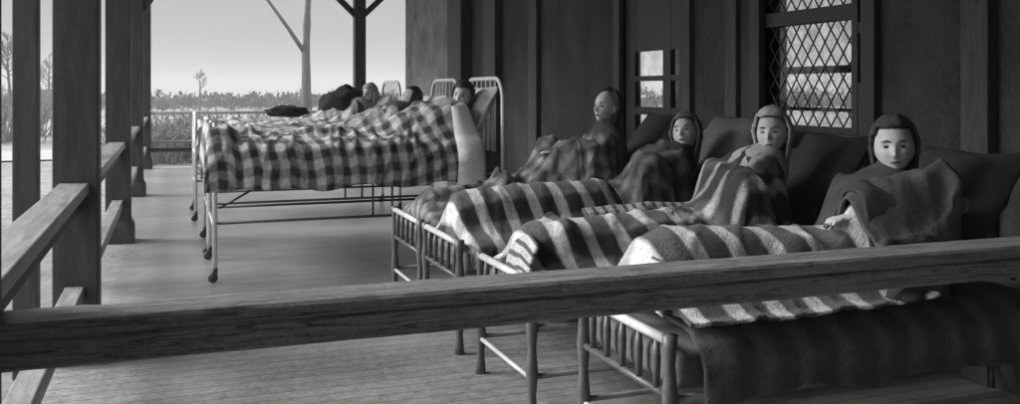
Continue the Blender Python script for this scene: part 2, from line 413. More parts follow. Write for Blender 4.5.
# leaf with a wide and a narrow column of panes
cols = [(y0 + .12, y0 + .25), (y0 + .36, y0 + .80)]
rows = [(.98, 1.11), (1.17, 1.37), (1.41, 1.60)]
edges = [y0, cols[0][0], cols[0][1], cols[1][0], cols[1][1], y1]
for i in (0, 2, 4): box(bm, xa, xb, edges[i], edges[i + 1], 0, z1)
for ya, yb_ in cols:
    zz = 0
    for a, b in rows: box(bm, xa + .002, xb - .002, ya, yb_, zz, a); zz = b
    box(bm, xa + .002, xb - .002, ya, yb_, zz, z1)
build('door_leaf', bm, M['frame'], door)
build('pane', B(XW + .038, XW + .042, cols[0][0], cols[1][1], .98, 1.60), M['glass'], door)
bm = bmesh.new(); tube(bm, [(XW - .0, y0 + .06, 1.0), (XW - .05, y0 + .06, 1.0), (XW - .06, y0 + .06, 1.0)], [.012, .022, .026], 12)
build('handle', bm, M['dark_iron'], door, smooth=True)

# ---- porch posts
def post(x0, x1, y0, y1, zb, label, base=True, brace=(1, 1), name='porch_post', top=3.1):
    cx, cy = (x0 + x1) / 2, (y0 + y1) / 2
    t = empty(name, (cx, cy, zb), label, 'post', 'porch posts')
    build('shaft', B(x0, x1, y0, y1, zb + (.17 if base else 0), top), M['post'], t, bevel=.008)
    if base:
        bm = bmesh.new(); e = .028
        box(bm, x0 - e, x1 + e, y0 - e, y1 + e, zb, zb + .14)
        a = [bm.verts.new(p) for p in ((x0 - e, y0 - e, zb + .14), (x1 + e, y0 - e, zb + .14), (x1 + e, y1 + e, zb + .14), (x0 - e, y1 + e, zb + .14))]
        b = [bm.verts.new(p) for p in ((x0 - .002, y0 - .002, zb + .2), (x1 + .002, y0 - .002, zb + .2), (x1 + .002, y1 + .002, zb + .2), (x0 - .002, y1 + .002, zb + .2))]
        for k in range(4): bm.faces.new((a[k], a[(k + 1) % 4], b[(k + 1) % 4], b[k]))
        bm.faces.new(b)
        build('base', bm, M['post'], t, bevel=.004)
    return t
def brace(t, p, q, wd=.1, nm='brace'):
    p, q = Vector(p), Vector(q); dirv = (q - p).normalized(); side = dirv.cross(Vector((0, 0, 1))).normalized() * wd / 2; upv = side.cross(dirv).normalized() * wd / 2
    bm = bmesh.new(); vs = [bm.verts.new(e + a * side + b * upv) for e in (p, q) for a, b in ((-1, -1), (1, -1), (1, 1), (-1, 1))]
    for f in ((0, 1, 2, 3), (7, 6, 5, 4), (0, 4, 5, 1), (1, 5, 6, 2), (2, 6, 7, 3), (3, 7, 4, 0)): bm.faces.new([vs[i] for i in f])
    build(nm, bm, M['post'], t, bevel=.004)
PX = (-.53, -.33)
p0 = post(*PX, 1.95, 2.15, 0, 'dark square porch post at the near corner where the two railings meet')
p2 = post(*PX, 4.8, 5.0, 0, 'broad dark square porch post nearest the camera, with the side rail butting into it')
p3 = post(*PX, 8.45, 8.65, 0, 'dark square porch post in the middle of the left railing with wide foot')
p4 = post(*PX, 12.1, 12.3, 0, 'dark porch post farther along the left railing with angled brace at its top')
for t, yy in ((p2, 4.9), (p3, 8.55), (p4, 12.2)):
    for sg in (-1, 1): brace(t, (-.43, yy + sg * .1, 2.55), (-.43, yy + sg * .6, 3.1))
brace(p4, (-.35, 12.2, 2.28), (.25, 12.2, 3.30))
brace(p3, (-.35, 8.55, 2.45), (.25, 8.55, 3.30))
p5 = post(*PX, 16.3, 16.5, 0, 'dark porch post at the far corner beyond the white iron beds, beside the end railing')
p6 = post(3.05, 3.25, 16.3, 16.5, 0, 'distant porch post with forked braces against the sky behind the iron beds')
brace(p6, (3.10, 16.4, 2.62), (2.55, 16.4, 3.15)); brace(p6, (3.20, 16.4, 2.62), (3.75, 16.4, 3.15)); 
po = post(-.98, -.83, 6.75, 6.9, GZ, 'slim dark outer post standing outside the rail, left of the broad porch post', base=False, top=3.34)
brace(po, (-.83, 6.8, 2.6), (-.53, 6.8, 2.9), .07)

# ---- railings
def rail_y(t, y0, y1, z, x0, x1, h, mat, nm): 
    return build(nm, B(x0, x1, y0, y1, z - h, z), mat, t, bevel=.006)
for (y0, y1, lab) in ((2.152, 4.798, 'near run of weathered wooden side railing, in front of the broad post'),
                      (5.002, 8.448, 'middle run of wooden side railing between the broad post and the wide-footed post'),
                      (8.652, 12.098, 'third run of wooden side railing, seen end-on between the two farther posts'),
                      (12.302, 16.298, 'farthest run of wooden side railing leading to the end corner')):
    t = empty('side_railing', (-.43, (y0 + y1) / 2, 0), lab, 'railing', 'porch side railings')
    rail_y(t, y0, y1, .86, -.5, -.37, .05, M['sidewood'], 'top_rail')
    rail_y(t, y0, y1, .808, -.46, -.41, .085, M['post'], 'under_rail')
    rail_y(t, y0, y1, .37, -.475, -.39, .07, M['sidewood'], 'lower_rail')
t = empty('front_railing', (1.4, 2.05, 0), 'long heavy wooden rail crossing the foreground in front of the cots', 'railing')
def old_beam(x0, x1, y0, y1, z0, z1, sd):
    bm = bmesh.new(); n = 240; ny_ = 5; per = []
    e = .007
    sec = [(y0 + e, z0), (y1 - e, z0), (y1, z0 + e), (y1, z1 - e), (y1 - e, z1), ((y0 + y1) / 2, z1), (y0 + e, z1), (y0, z1 - e), (y0, (z0 + z1) / 2), (y0, z0 + e)]
    rings = []
    for i in range(n + 1):
        x = x0 + (x1 - x0) * i / n; ring = []
        for k, (y, z) in enumerate(sec):
            a = .0016 * nz(x * 3, k * 2.1, sd) + .0012 * nz(x * 17, k * 3.3, sd + 3)
            chip = max(0, nz(x * 5.3, k * 9.1, sd + 8) - .42) * .03 if k in (3, 4, 6, 7) else 0
            cy, cz = (y0 + y1) / 2, (z0 + z1) / 2; d_ = Vector((0, y - cy, z - cz)).normalized()
            ring.append(bm.verts.new(Vector((x, y, z)) + d_ * (a - chip)))
        rings.append(ring)
    for a, b in zip(rings, rings[1:]):
        for k in range(len(sec)): bm.faces.new((a[k], a[(k + 1) % len(sec)], b[(k + 1) % len(sec)], b[k]))
    bm.faces.new(rings[0][::-1]); bm.faces.new(rings[-1]); return bm
build('top_rail', old_beam(-.328, XW - .035, 1.985, 2.125, .815, .85, 1), M['rail'], t)
build('under_rail', old_beam(-.328, XW - .035, 2.005, 2.105, .752, .811, 5), M['rail'], t)
build('lower_rail', B(-.328, XW - .035, 2.01, 2.10, -.0 + .10, .17), M['rail'], t, bevel=.006)
t = empty('end_railing', (1.4, 16.4, 0), 'pale wooden railing across the far end of the porch, beyond the iron beds', 'railing')
build('top_rail', B(-.328, 3.048, 16.33, 16.47, .89, .94), M['railtop'], t, bevel=.006)
build('lower_rail', B(-.328, 3.048, 16.35, 16.44, .27, .34), M['post'], t, bevel=.006)
build('lower_rail', B(-.328, 3.048, 16.35, 16.44, .42, .45), M['sidewood'], t, bevel=.006)

# ================================================================ OUTSIDE
def tree(name, base, H, r0, label, cat='tree', branches=7, seed=1, lean=(0, 0), forks=None, group=None, dens=2):
    rnd = random.Random(seed); t = empty(name, base, label, cat, group)
    bx, by, bz = base
    top = Vector((bx + lean[0], by + lean[1], bz + H))
    tr = [Vector((bx, by, bz - .2)), Vector((bx + lean[0] * .25 + rnd.uniform(-.1, .1), by, bz + H * .3)), Vector((bx + lean[0] * .6, by, bz + H * .6)), top]
    bm = bmesh.new(); tube(bm, tr, [r0 * 1.15, r0 * .85, r0 * .55, r0 * .1], 12, 5)
    bmesh.ops.remove_doubles(bm, verts=bm.verts, dist=.0001)
    for v in bm.verts: v.co += Vector((nz(v.co.x * 4, v.co.y * 4, v.co.z * 2), nz(v.co.y * 4, v.co.x * 4, v.co.z * 2 + 9), 0)) * r0 * .25
    build('trunk', bm, M['bark'], t, smooth=True)
    bm = bmesh.new()
    def br(p, dirv, ln, r_, depth):
        pts = [p]; q = p.copy(); dd = dirv.copy()
        for k in range(4):
            dd = (dd + Vector((rnd.uniform(-.25, .25), rnd.uniform(-.25, .25), rnd.uniform(-.02, .25)))).normalized()
            q = q + dd * ln / 4; pts.append(q.copy())
            if depth > 0 and k > 0:
                for _ in range(dens):
                    sd = (dd + Vector((rnd.uniform(-1, 1), rnd.uniform(-1, 1), rnd.uniform(-.3, .8))) * .9).normalized()
                    br(q.copy(), sd, ln * .55, r_ * .5, depth - 1)
        tube(bm, pts, [r_, r_ * .8, r_ * .6, r_ * .4, r_ * .15], 5 if r_ < .05 else 8)
    for f in (forks or []): 
        br(Vector((bx + f[0], by + f[1], bz + f[2])), Vector(f[3]).normalized(), f[4], f[5], 2)
    for k in range(branches):
        h = rnd.uniform(.45, .95); p = tr[0].lerp(top, h); p = Vector((bx + lean[0] * h, by + lean[1] * h, bz + H * h))
        an = rnd.uniform(0, 6.28); br(p, Vector((math.cos(an), math.sin(an), rnd.uniform(.3, .9))).normalized(), H * .28 * (1.2 - h), r0 * .3, 2)
    if len(bm.verts): build('crown', bm, M['twig'], t, smooth=True)
    return t
def ray(u, dist, z=0.0):   # ground point seen at picture column u, dist metres away along the view axis
    a = R(YAW); cx = (u - 510) / 920 * dist
    return (math.cos(a) * cx + math.sin(a) * dist, -math.sin(a) * cx + math.cos(a) * dist, z)
b = ray(307, 38, GZ)
tree('bare_tree', b, 11, .2, 'tall bare tree trunk with a forked limb, beyond the end railing', branches=5, seed=4, lean=(.1, 0), forks=[(.0, 0, 3.3, (-.52, 0, 1.1), 5.5, .10)], dens=2)
b = ray(200, 95, GZ - .6)
tree('bare_tree', b, 4.5, .12, 'small thin bare tree far off in the field above the end railing', branches=12, seed=8)
b = ray(8, 60, GZ)
tree('bare_tree', b, 5.5, .12, 'bushy leafless tree seen at the left edge beyond the outer post', branches=26, seed=15)
b = ray(49, 70, GZ)
tree('bare_tree', b, 4.6, .1, 'slim leafless tree glimpsed between the outer post and the broad post', branches=18, seed=16)
def shrub(base, h, wd, label, seed):
    rnd = random.Random(seed); bm = bmesh.new(); b = Vector(base)
    for k in range(110):
        an = rnd.uniform(0, 6.28); sp = rnd.uniform(.1, 1) ; rr = rnd.uniform(0, .4) * wd
        p = b + Vector((math.cos(an) * rr, math.sin(an) * rr, -.1))
        q = p + Vector((math.cos(an) * wd * .5 * sp, math.sin(an) * wd * .5 * sp, h * rnd.uniform(.5, 1)))
        mid = p.lerp(q, .5) + Vector((rnd.uniform(-.1, .1), rnd.uniform(-.1, .1), .1))
        tube(bm, [p, mid, q], [.022, .016, .005], 4)
        for j in range(5):
            s0 = mid.lerp(q, rnd.random()); s1 = s0 + Vector((rnd.uniform(-.25, .25), rnd.uniform(-.25, .25), rnd.uniform(0, .3)))
            tube(bm, [s0, s1], [.014, .004], 3)
    tag(build('bush', bm, M['shrub'], org=base), label, 'bush', 'leafless bushes beyond the end railing')
bush_labels = ['leafless bush nearest the far left post, seen between the end rails', 'second leafless bush from the left behind the end railing',
 'leafless bush behind the end railing just left of the iron beds', 'leafless bush behind the end railing, hidden mostly by the foot of the iron beds']
for i, (u, dd, h, wd) in enumerate(((158, 24, 1.25, 2.2), (178, 26, 1.45, 2.4), (204, 25, 1.3, 2.2), (236, 27, 1.5, 2.6))):
    shrub(ray(u, dd, GZ), h, wd, bush_labels[i], 30 + i)
for i, (u, dd, h, wd, lb) in enumerate(((4, 34, 2.4, 3.5, 'broad leafless bush at the left edge of the picture behind the pale path'), (24, 38, 2.2, 3, 'leafless bush beside the pale path, partly behind the slim outer post'))):
    shrub(ray(u, dd, GZ), h, wd, lb, 60 + i)
# distant wood reading as one mass
bm = bmesh.new(); rnd = random.Random(3)
for i in range(2600):
    u = rnd.uniform(-500, 1500); dd = rnd.uniform(120, 190); x, y, _ = ray(u, dd)
    g0 = gh(x, y); h = rnd.uniform(.8, 1.9) * (1 + .7 * max(0, nz(u * .008, 0, 5)))
    if u < 60: h *= 1.5
    r_ = rnd.uniform(.8, 1.9)
    for k in range(14):
        an = rnd.uniform(0, 6.28); rr = rnd.random() * r_; z = g0 + rnd.uniform(0, h)
        c = Vector((x + math.cos(an) * rr, y + math.sin(an) * rr, z)); e = Vector((rnd.uniform(-1, 1), rnd.uniform(-1, 1), rnd.uniform(-.2, 1.5))) * .8; f = Vector((rnd.uniform(-1, 1), rnd.uniform(-1, 1), rnd.uniform(-1, 1))) * .5
        vs = [bm.verts.new(c), bm.verts.new(c + e), bm.verts.new(c + e * .6 + f)]; bm.faces.new(vs)
tag(build('far_wood', bm, M['far'], org=(0, 200, 0)), 'hazy far line of leafless woodland low on the horizon', 'woodland', kind='stuff')

# ================================================================ BEDDING BUILDERS
def smoothstep(a, b, x):
    t = max(0., min(1., (x - a) / (b - a))); return t * t * (3 - 2 * t)
import numpy as np
CAPS = {}
def ridged(x, y, sd, sc): return (1 - abs(nz(x * sc, y * sc, sd)) * 2.2) ** 3 if abs(nz(x * sc, y * sc, sd)) * 2.2 < 1 else 0
def laid(name, x0, x1, y0, W, base, caps, hem, mat, label, cat='blanket', group=None, seed=0, its=90, amp=.012, cell=.0125, foot_hem=None, lift=.014, skewx=(0, 0), hem_far=None, thick=.010, ang=.5, side_out=.03, head_hem=None, base2=None):
    """cloth laid over a body: the lowest taut surface over the mattress and the limbs, with creases and hanging sides"""
    nx = int((x1 - x0) / cell) + 1; ny = int(2 * W / cell) + 1
    xs = np.linspace(x0, x1, nx); ys = np.linspace(y0 - W, y0 + W, ny)
    tt = np.abs((ys - y0) / W)
    X = np.repeat(xs[:, None], ny, 1); Yg = np.repeat(ys[None, :], nx, 0)
    kx = (X - x0) / (x1 - x0)
    X = X + kx * (skewx[0] * (1 - tt[None, :] ** 2) + skewx[1] * tt[None, :] ** 2)
    bz = base if base2 is None else base + (base2 - base) * np.clip(kx, 0, 1)
    Sg = np.full((nx, ny), 0.) + bz
    Sg = Sg - .05 * tt[None, :] ** 6
    for p, q, r1, r2 in caps:
        p = np.array(p); q = np.array(q); dxy = (q - p)[:2]; L2 = max(1e-9, float(dxy @ dxy))
        k = np.clip(((X - p[0]) * dxy[0] + (Yg - p[1]) * dxy[1]) / L2, 0, 1)
        cx = p[0] + k * dxy[0]; cy = p[1] + k * dxy[1]; cz = p[2] + k * (q[2] - p[2]); r_ = (r1 + (r2 - r1) * k) + lift
        d2 = (X - cx) ** 2 + (Yg - cy) ** 2
        Sg = np.maximum(Sg, np.where(d2 < r_ ** 2, cz + np.sqrt(np.maximum(0, r_ ** 2 - d2)), 0))
    Z = Sg.copy()
    for _ in range(its):
        Pd = np.pad(Z, 1, mode='edge'); av = (Pd[:-2, 1:-1] + Pd[2:, 1:-1] + Pd[1:-1, :-2] + Pd[1:-1, 2:]) / 4
        Zn = np.maximum(Sg, av - .00035); Zn[:, 0] = Z[:, 0]; Zn[:, -1] = Z[:, -1]; Z = Zn
    for _ in range(3):
        Pd = np.pad(Z, 1, mode='edge'); Z = (Pd[:-2, 1:-1] + Pd[2:, 1:-1] + Pd[1:-1, :-2] + Pd[1:-1, 2:] + Pd[1:-1, 1:-1] * 2) / 6
    ca, sa = math.cos(ang), math.sin(ang)
    def crease(x, y):
        a = x * ca + y * sa; b = -x * sa + y * ca; wv = .15 * nz(x * 3, y * 3, seed + 7)
        f1 = ridged(a * .45 + wv, b * 1.6 + wv, seed, 4.2); f2 = ridged(a * 1.2 - wv, -b * .5 + 3, seed + 11, 5.5); f3 = ridged(x * 1.1 + wv, y * 1.1, seed + 19, 11)
        return f1 * 1.0 + f2 * .6 + f3 * .25 + .5 * nz(x * 6, y * 6, seed + 2)
    rows = []
    for i in range(nx):
        rows.append([Vector((X[i, j], Yg[i, j], Z[i, j] + amp * crease(X[i, j], Yg[i, j]))) for j in range(ny)])
    NS = 14
    def hang(p, out_, hm, k, sx):
        fold = nz(p.x * 5.5, sx * 3, seed + 4) + .6 * nz(p.x * 12, sx * 5, seed + 5)
        zz = p.z - (p.z - hm) * k; o_ = side_out * math.sin(min(1, k * 2.2) * 1.57) + fold * .035 * k + amp * .8 * crease(p.x * 1.0, zz * 1.4 + sx)
        return Vector((p.x + .012 * k * nz(p.x * 8, k * 2, seed), p.y, zz)) + out_ * o_
    full = []
    for i, row in enumerate(rows):
        hn = hem + .03 * nz(row[0].x * 3.5, 1, seed); hf = (hem_far if hem_far is not None else hem) + .018 * nz(row[0].x * 3.5, 8, seed)
        a = [hang(row[0], Vector((0, -1, 0)), min(hn, row[0].z - .01), 1 - k / NS, -1) for k in range(NS)]
        b = [hang(row[-1], Vector((0, 1, 0)), min(hf, row[-1].z - .01), (k + 1) / NS, 1) for k in range(NS)]
        full.append(a + row + b)
    if foot_hem is not None:
        f0 = full[0]; add = []
        for k in range(10, 0, -1):
            q = k / 10; r_ = []
            for v in f0:
                zz = v.z - max(0, v.z - foot_hem) * q
                r_.append(Vector((v.x - .03 * math.sin(min(1, q * 2) * 1.57) - .02 * nz(v.y * 7, q, seed + 6) * q, v.y, zz)))
            add.append(r_)
        full = add + full
    if head_hem is not None:
        f0 = full[-1]
        for k in range(1, 5):
            q = k / 4; full.append([Vector((v.x + .035 * math.sin(q * 1.57), v.y + (y0 - v.y) * .05 * q, v.z - head_hem * q * q)) for v in f0])
    n0, n1 = len(full), len(full[0]); mid = n1 // 2
    U = [[0] * n1 for _ in range(n0)]; V = [[0] * n1 for _ in range(n0)]
    for i in range(n0):
        for j in range(mid + 1, n1): V[i][j] = V[i][j - 1] + (full[i][j] - full[i][j - 1]).length
        for j in range(mid - 1, -1, -1): V[i][j] = V[i][j + 1] - (full[i][j] - full[i][j + 1]).length
    for j in range(n1):
        for i in range(1, n0): U[i][j] = U[i - 1][j] + min((full[i][j] - full[i - 1][j]).length, 1.6 * abs(full[i][mid].x - full[i - 1][mid].x) + .02)
    # even the length coordinate out between neighbouring threads
    for _ in range(6):
        for i in range(n0): r_ = U[i]; U[i] = [(r_[max(0, j - 2)] + r_[max(0, j - 1)] + r_[j] + r_[min(n1 - 1, j + 1)] + r_[min(n1 - 1, j + 2)]) / 5 for j in range(n1)]
    for i in range(n0):
        um = sum(U[i]) / n1; U[i] = [um * .75 + .25 * q for q in U[i]]
    bm = bmesh.new(); uvl = bm.loops.layers.uv.new('UVMap'); G = [[bm.verts.new(v) for v in r_] for r_ in full]; idx = {}
    for i in range(n0):
        for j in range(n1): idx[G[i][j]] = (U[i][j], V[i][j] + 5)
    for i in range(n0 - 1):
        for j in range(n1 - 1):
            f = bm.faces.new((G[i][j], G[i][j + 1], G[i + 1][j + 1], G[i + 1][j]))
            for lp in f.loops: lp[uvl].uv = idx[lp.vert]
    o = build(name, bm, mat, smooth=True)
    m = o.modifiers.new('thickness', 'SOLIDIFY'); m.thickness = thick; m.offset = 0
    tag(o, label, cat, group); return o
def cushion(name, c, size, rot, mat, label, cat='pillow', group=None, seed=0, parent=None):
    bm = bmesh.new(); bmesh.ops.create_cube(bm, size=2); bmesh.ops.subdivide_edges(bm, edges=bm.edges, cuts=11, use_grid_fill=True)
    sx, sy, sz = [k / 2 for k in size]
    m = Euler([R(a) for a in rot]).to_matrix()
    for v in bm.verts:
        x, y, z = v.co
        ex = (1 - abs(x) ** 3.2) ; ey = (1 - abs(y) ** 3.2)
        th = max(.06, (max(0, ex) * max(0, ey)) ** .45)
        pinch = 1 - .07 * (1 - abs(y)) * (abs(x) > .9) 
        q = Vector((x * sx * (1 - .05 * (1 - y * y)), y * sy * (1 - .05 * (1 - x * x)), z * sz * th))
        q.z += .018 * nz(q.x * 6, q.y * 6, seed) + .01 * nz(q.x * 15, q.y * 15, seed + z)
        v.co = m @ q + Vector(c)
    o = build(name, bm, mat, parent, smooth=True)
    if not parent: tag(o, label, cat, group)
    return o
def slab(name, x0, x1, y0, y1, z0, z1, mat, parent):
    bm = B(x0, x1, y0, y1, z0, z1); bmesh.ops.bevel(bm, geom=bm.edges[:] , offset=.035, segments=3, affect='EDGES', profile=.6)
    bmesh.ops.subdivide_edges(bm, edges=[e for e in bm.edges if e.calc_length() > .3], cuts=6, use_grid_fill=True)
    return build(name, bm, mat, parent, smooth=True)

# ================================================================ PEOPLE
def head_bm(bm, Mx, s=1.0, wide=1.0):
    """head in its own frame: x right, y forward, z up, origin mid-head; about .22 tall"""
    vs = ell(bm, (0, 0, 0), (1, 1, 1), 48, 36)
    for v in vs:
        n = v.co.normalized(); x, y, z = n
        rx, ry, rz = .074, .093, .115
        p = Vector((x * rx, y * ry, z * rz))
        lo = smoothstep(-.1, -1.0, z)                       # jaw
        p.x *= 1 - .36 * lo; 
        if y > 0: p.y *= 1 - .10 * lo
        else: p.y *= 1 - .30 * lo
        if z < -.2 and y > 0: p.y += .012 * smoothstep(-.2, -.8, z)
        p.y += .010 * smoothstep(.1, .9, z) * (-1 if y < 0 else .3)
        p.x *= 1 + (wide - 1) * smoothstep(.5, -.4, z) if wide < 1 else wide
        if y > .25:
            X, Z = p.x, p.z
            def g(cx, cz, sx, sz): return math.exp(-((X - cx) / sx) ** 2 - ((Z - cz) / sz) ** 2)
            dy = 0
            dy += .024 * g(0, -.024, .010, .012) + .014 * g(0, -.008, .008, .018) + .006 * g(.011, -.028, .006, .007) + .006 * g(-.011, -.028, .006, .007)
            for sx in (-1, 1):
                dy -= .019 * g(sx * .031, .011, .017, .012)
                dy += .006 * g(sx * .030, .033, .020, .008)
                dy += .006 * g(sx * .043, -.022, .018, .016)
                dy += .006 * g(sx * .031, .008, .010, .005)
            dy += .009 * g(0, -.051, .020, .006) + .008 * g(0, -.061, .017, .005) - .006 * g(0, -.056, .018, .0022) - .004 * g(0, -.071, .02, .006)
            dy += .010 * g(0, -.088, .018, .014)
            p.y += dy
        p += n * (.0022 * nz(n.x * 3 + Mx.translation.y * 5, n.y * 3, n.z * 3) + .001 * nz(n.x * 9, n.y * 9 + Mx.translation.x * 5, n.z * 9))
        p.x += .002 * math.copysign(1, 1) * nz(Mx.translation.y * 3, z * 2, 1)
        v.co = Mx @ (p * s)
    for sx in (-1, 1):                                     # ears
        new = ell(bm, (0, 0, 0), (1, 1, 1), 10, 8)
        for v in new:
            q = v.co.copy(); v.co = Mx @ (Vector((sx * .074 + q.x * .008, -.012 + q.y * .018, -.004 + q.z * .03)) * s)
def person(label, head, face, up, hip, knees, feet, s=1.0, shoulders=None, arms=None, hood=None, hoodmat='wool', hair=.62, cape='wool', gown='greywool', capewide=.23, side=Vector((0, 1, 0)), hands=False, group=None, cape_down=.42, eye_open=.0062, wide=1.0):
    head = Vector(head); f = Vector(face).normalized(); u = Vector(up); u = (u - f * u.dot(f)).normalized(); r_ = f.cross(u).normalized()
    Mx = Matrix.Translation(head) @ Matrix((( r_.x, f.x, u.x, 0), (r_.y, f.y, u.y, 0), (r_.z, f.z, u.z, 0), (0, 0, 0, 1)))
    caps = CAPS.setdefault(label, [])
    P = empty('person', (hip[0], hip[1], hip[2] - .1), label, 'person', group)
    bm = bmesh.new(); bm.verts.ensure_lookup_table()
    head_bm(bm, Mx, s, wide)
    hip = Vector(hip); jaw = Mx @ Vector((0, -.02, -.07)); neck = Vector(shoulders) if shoulders else jaw + (hip - jaw).normalized() * .11
    tube(bm, [jaw, jaw.lerp(neck, .5), neck], [.05 * s, .05 * s, .06 * s], 14)
    ax = (hip - neck).normalized()
    tube(bm, [neck - ax * .01, neck + ax * .08, neck + ax * .22, hip - ax * .1, hip], [.06, .12 * s, .135 * s, .125 * s, .13 * s], 16)
    caps.append((tuple(neck + ax * .10), tuple(hip), .115 * s, .13 * s)); caps.append((tuple(neck + side * .14 * s + ax * .08), tuple(neck - side * .14 * s + ax * .08), .06, .06))
    for sg, kn, ft in zip((-1, 1), knees, feet):
        h0 = hip + side * sg * .08; kn = Vector(kn); ft = Vector(ft)
        tube(bm, [h0, kn], [.085 * s, .055 * s], 12); ell(bm, kn, (.057, .057, .057), 12, 8)
        tube(bm, [kn, kn.lerp(ft, .35), ft], [.055 * s, .055 * s, .037 * s], 12)
        caps += [(tuple(h0), tuple(kn), .09 * s, .06 * s), (tuple(kn), tuple(ft), .06 * s, .05), (tuple(ft), tuple(ft + Vector((-.05, 0, .15))), .05, .04)]
        tube(bm, [ft, ft + Vector((-.05, 0, .09)), ft + Vector((-.05, 0, .17))], [.04, .035, .02], 10)
        sh = neck + side * sg * .15 * s + ax * .05
        ell(bm, sh, (.06, .06, .06), 12, 8)
        if arms and arms[0 if sg < 0 else 1]:
            el, wr = [Vector(q) for q in arms[0 if sg < 0 else 1][:2]]
        else:
            el = sh + ax * .24 - side * sg * .02 + Vector((0, 0, -.05)); wr = hip.lerp(el, .4) + Vector((-.06, -sg * .06, .05))
        tube(bm, [neck, sh], [.07, .06], 10)
        tube(bm, [sh, el], [.05 * s, .04 * s], 10); ell(bm, el, (.041, .041, .041), 10, 8)
        tube(bm, [el, el.lerp(wr, .3), wr], [.04 * s, .038 * s, .026 * s], 10)
        caps += [(tuple(sh), tuple(el), .055 * s, .045 * s), (tuple(el), tuple(wr), .045 * s, .04)]
        # hand: palm, four fingers, thumb
        dv = (wr - el).normalized(); sd = dv.cross(Vector((0, 0, 1))).normalized(); dn = sd.cross(dv).normalized()
        if dn.z > 0: dn = -dn
        pc = wr + dv * .045
        m = Matrix.Translation(pc) @ Matrix(((dv.x, sd.x, dn.x, 0), (dv.y, sd.y, dn.y, 0), (dv.z, sd.z, dn.z, 0), (0, 0, 0, 1)))
        ev = ell(bm, (0, 0, 0), (1, 1, 1), 12, 8)
        for v in ev: v.co = m @ Vector((v.co.x * .048, v.co.y * .038, v.co.z * .014))
        for k, (off, ln) in enumerate(((-.029, .062), (-.010, .074), (.010, .070), (.029, .055))):
            a0 = m @ Vector((.035, off, 0)); a1 = m @ Vector((.035 + ln * .5, off * 1.15, .006)); a2 = m @ Vector((.035 + ln * .85, off * 1.2, .028)); 
            tube(bm, [a0, a1, a2], [.0092, .0085, .007], 8)
        a0 = m @ Vector((-.02, -sg * .03, 0)); a1 = m @ Vector((.012, -sg * .055, .010)); a2 = m @ Vector((.04, -sg * .058, .02)); tube(bm, [a0, a1, a2], [.012, .010, .008], 8)
    tmp = bpy.data.meshes.new('tmp'); bmesh.ops.recalc_face_normals(bm, faces=bm.faces); bm.to_mesh(tmp); bm.free()
    o = bpy.data.objects.new('body', tmp); COL.objects.link(o)
    md = o.modifiers.new('r', 'REMESH'); md.mode = 'VOXEL'; md.voxel_size = .0055; md.use_smooth_shade = True
    sm = o.modifiers.new('s', 'SMOOTH'); sm.iterations = 2; sm.factor = .5
    dg = bpy.context.evaluated_depsgraph_get(); me = bpy.data.meshes.new_from_object(o.evaluated_get(dg)); me.name = 'body'
    o.modifiers.clear(); o.data = me; me.materials.clear(); me.materials.append(M['skin']); me.materials.append(M[gown])
    wr_pts = [Vector(a[1]) for a in (arms or []) if a]
    for p in me.polygons:
        c = p.center; p.use_smooth = True
        p.material_index = 0 if ((c - head).length < .15 * s or any((c - q).length < .13 for q in wr_pts)) else 1
    me.transform(Matrix.Translation(-hip)); o.parent = P; o.location = hip - world_loc(P)
    # facial features
    for sg in (-1, 1):
        bm = bmesh.new(); ev = ell(bm, (0, 0, 0), (1, 1, 1), 14, 10)
        for v in ev: v.co = Mx @ (Vector((sg * .031 + v.co.x * .0125, .0755 + v.co.y * .0075, .008 + v.co.z * eye_open)) * s)
        build('eye', bm, M['eye'], P, smooth=True)
        bm = bmesh.new()
        tube(bm, [Mx @ (Vector(q) * s) for q in ((sg * .015, .0895, .0285), (sg * .030, .0870, .0325), (sg * .047, .0760, .028))], [.0022, .0034, .0016], 6)
        build('eyebrow', bm, M['hair'], P, smooth=True)
    bm = bmesh.new()
    tube(bm, [Mx @ (Vector(q) * s) for q in ((-.021, .0775, -.0585), (-.008, .0880, -.0550), (0, .0890, -.0555), (.008, .0880, -.0550), (.021, .0775, -.0585))], [.0014, .0042, .0044, .0042, .0014], 8)
    build('mouth', bm, M['lips'], P, smooth=True)
    def shell(nm, mt, sc, offs, opening, zfront, th=.008, down=0., nscale=.006):
        bm = bmesh.new(); vs = ell(bm, (0, 0, 0), (1, 1, 1), 48, 32)
        kill = []
        for v in vs:
            n = v.co.copy()
            rim = n.y > opening and (n.z < zfront)
            if rim: kill.append(v)
            lo = max(0, -n.z)
            q = Vector((n.x * .074 * sc[0] * (1 - .15 * lo), n.y * .093 * sc[1] + offs[0], n.z * .115 * sc[2] + offs[1] - down * lo * lo))
            q += n * nscale * (nz(n.x * 4, n.y * 4, n.z * 4 + head.x * 7) + .5 * nz(n.x * 11, n.y * 11, n.z * 9))
            v.co = Mx @ (q * s)
        bmesh.ops.delete(bm, geom=kill, context='VERTS')
        o_ = build(nm, bm, mt, P, smooth=True); m_ = o_.modifiers.new('thickness', 'SOLIDIFY'); m_.thickness = th; m_.offset = 1
    if hair: shell('hair', M['hair'], (1.1, 1.1, 1.09) if not hood else (1.07, 1.07, 1.06), (-.006, .004), .22 if hair < .8 else -.05, hair, .006, .0)
    if hood: shell('hood', M[hoodmat], (1.2, 1.15, 1.13), (-.008, .004), hood[0], hood[1], .011, hood[2], .010)
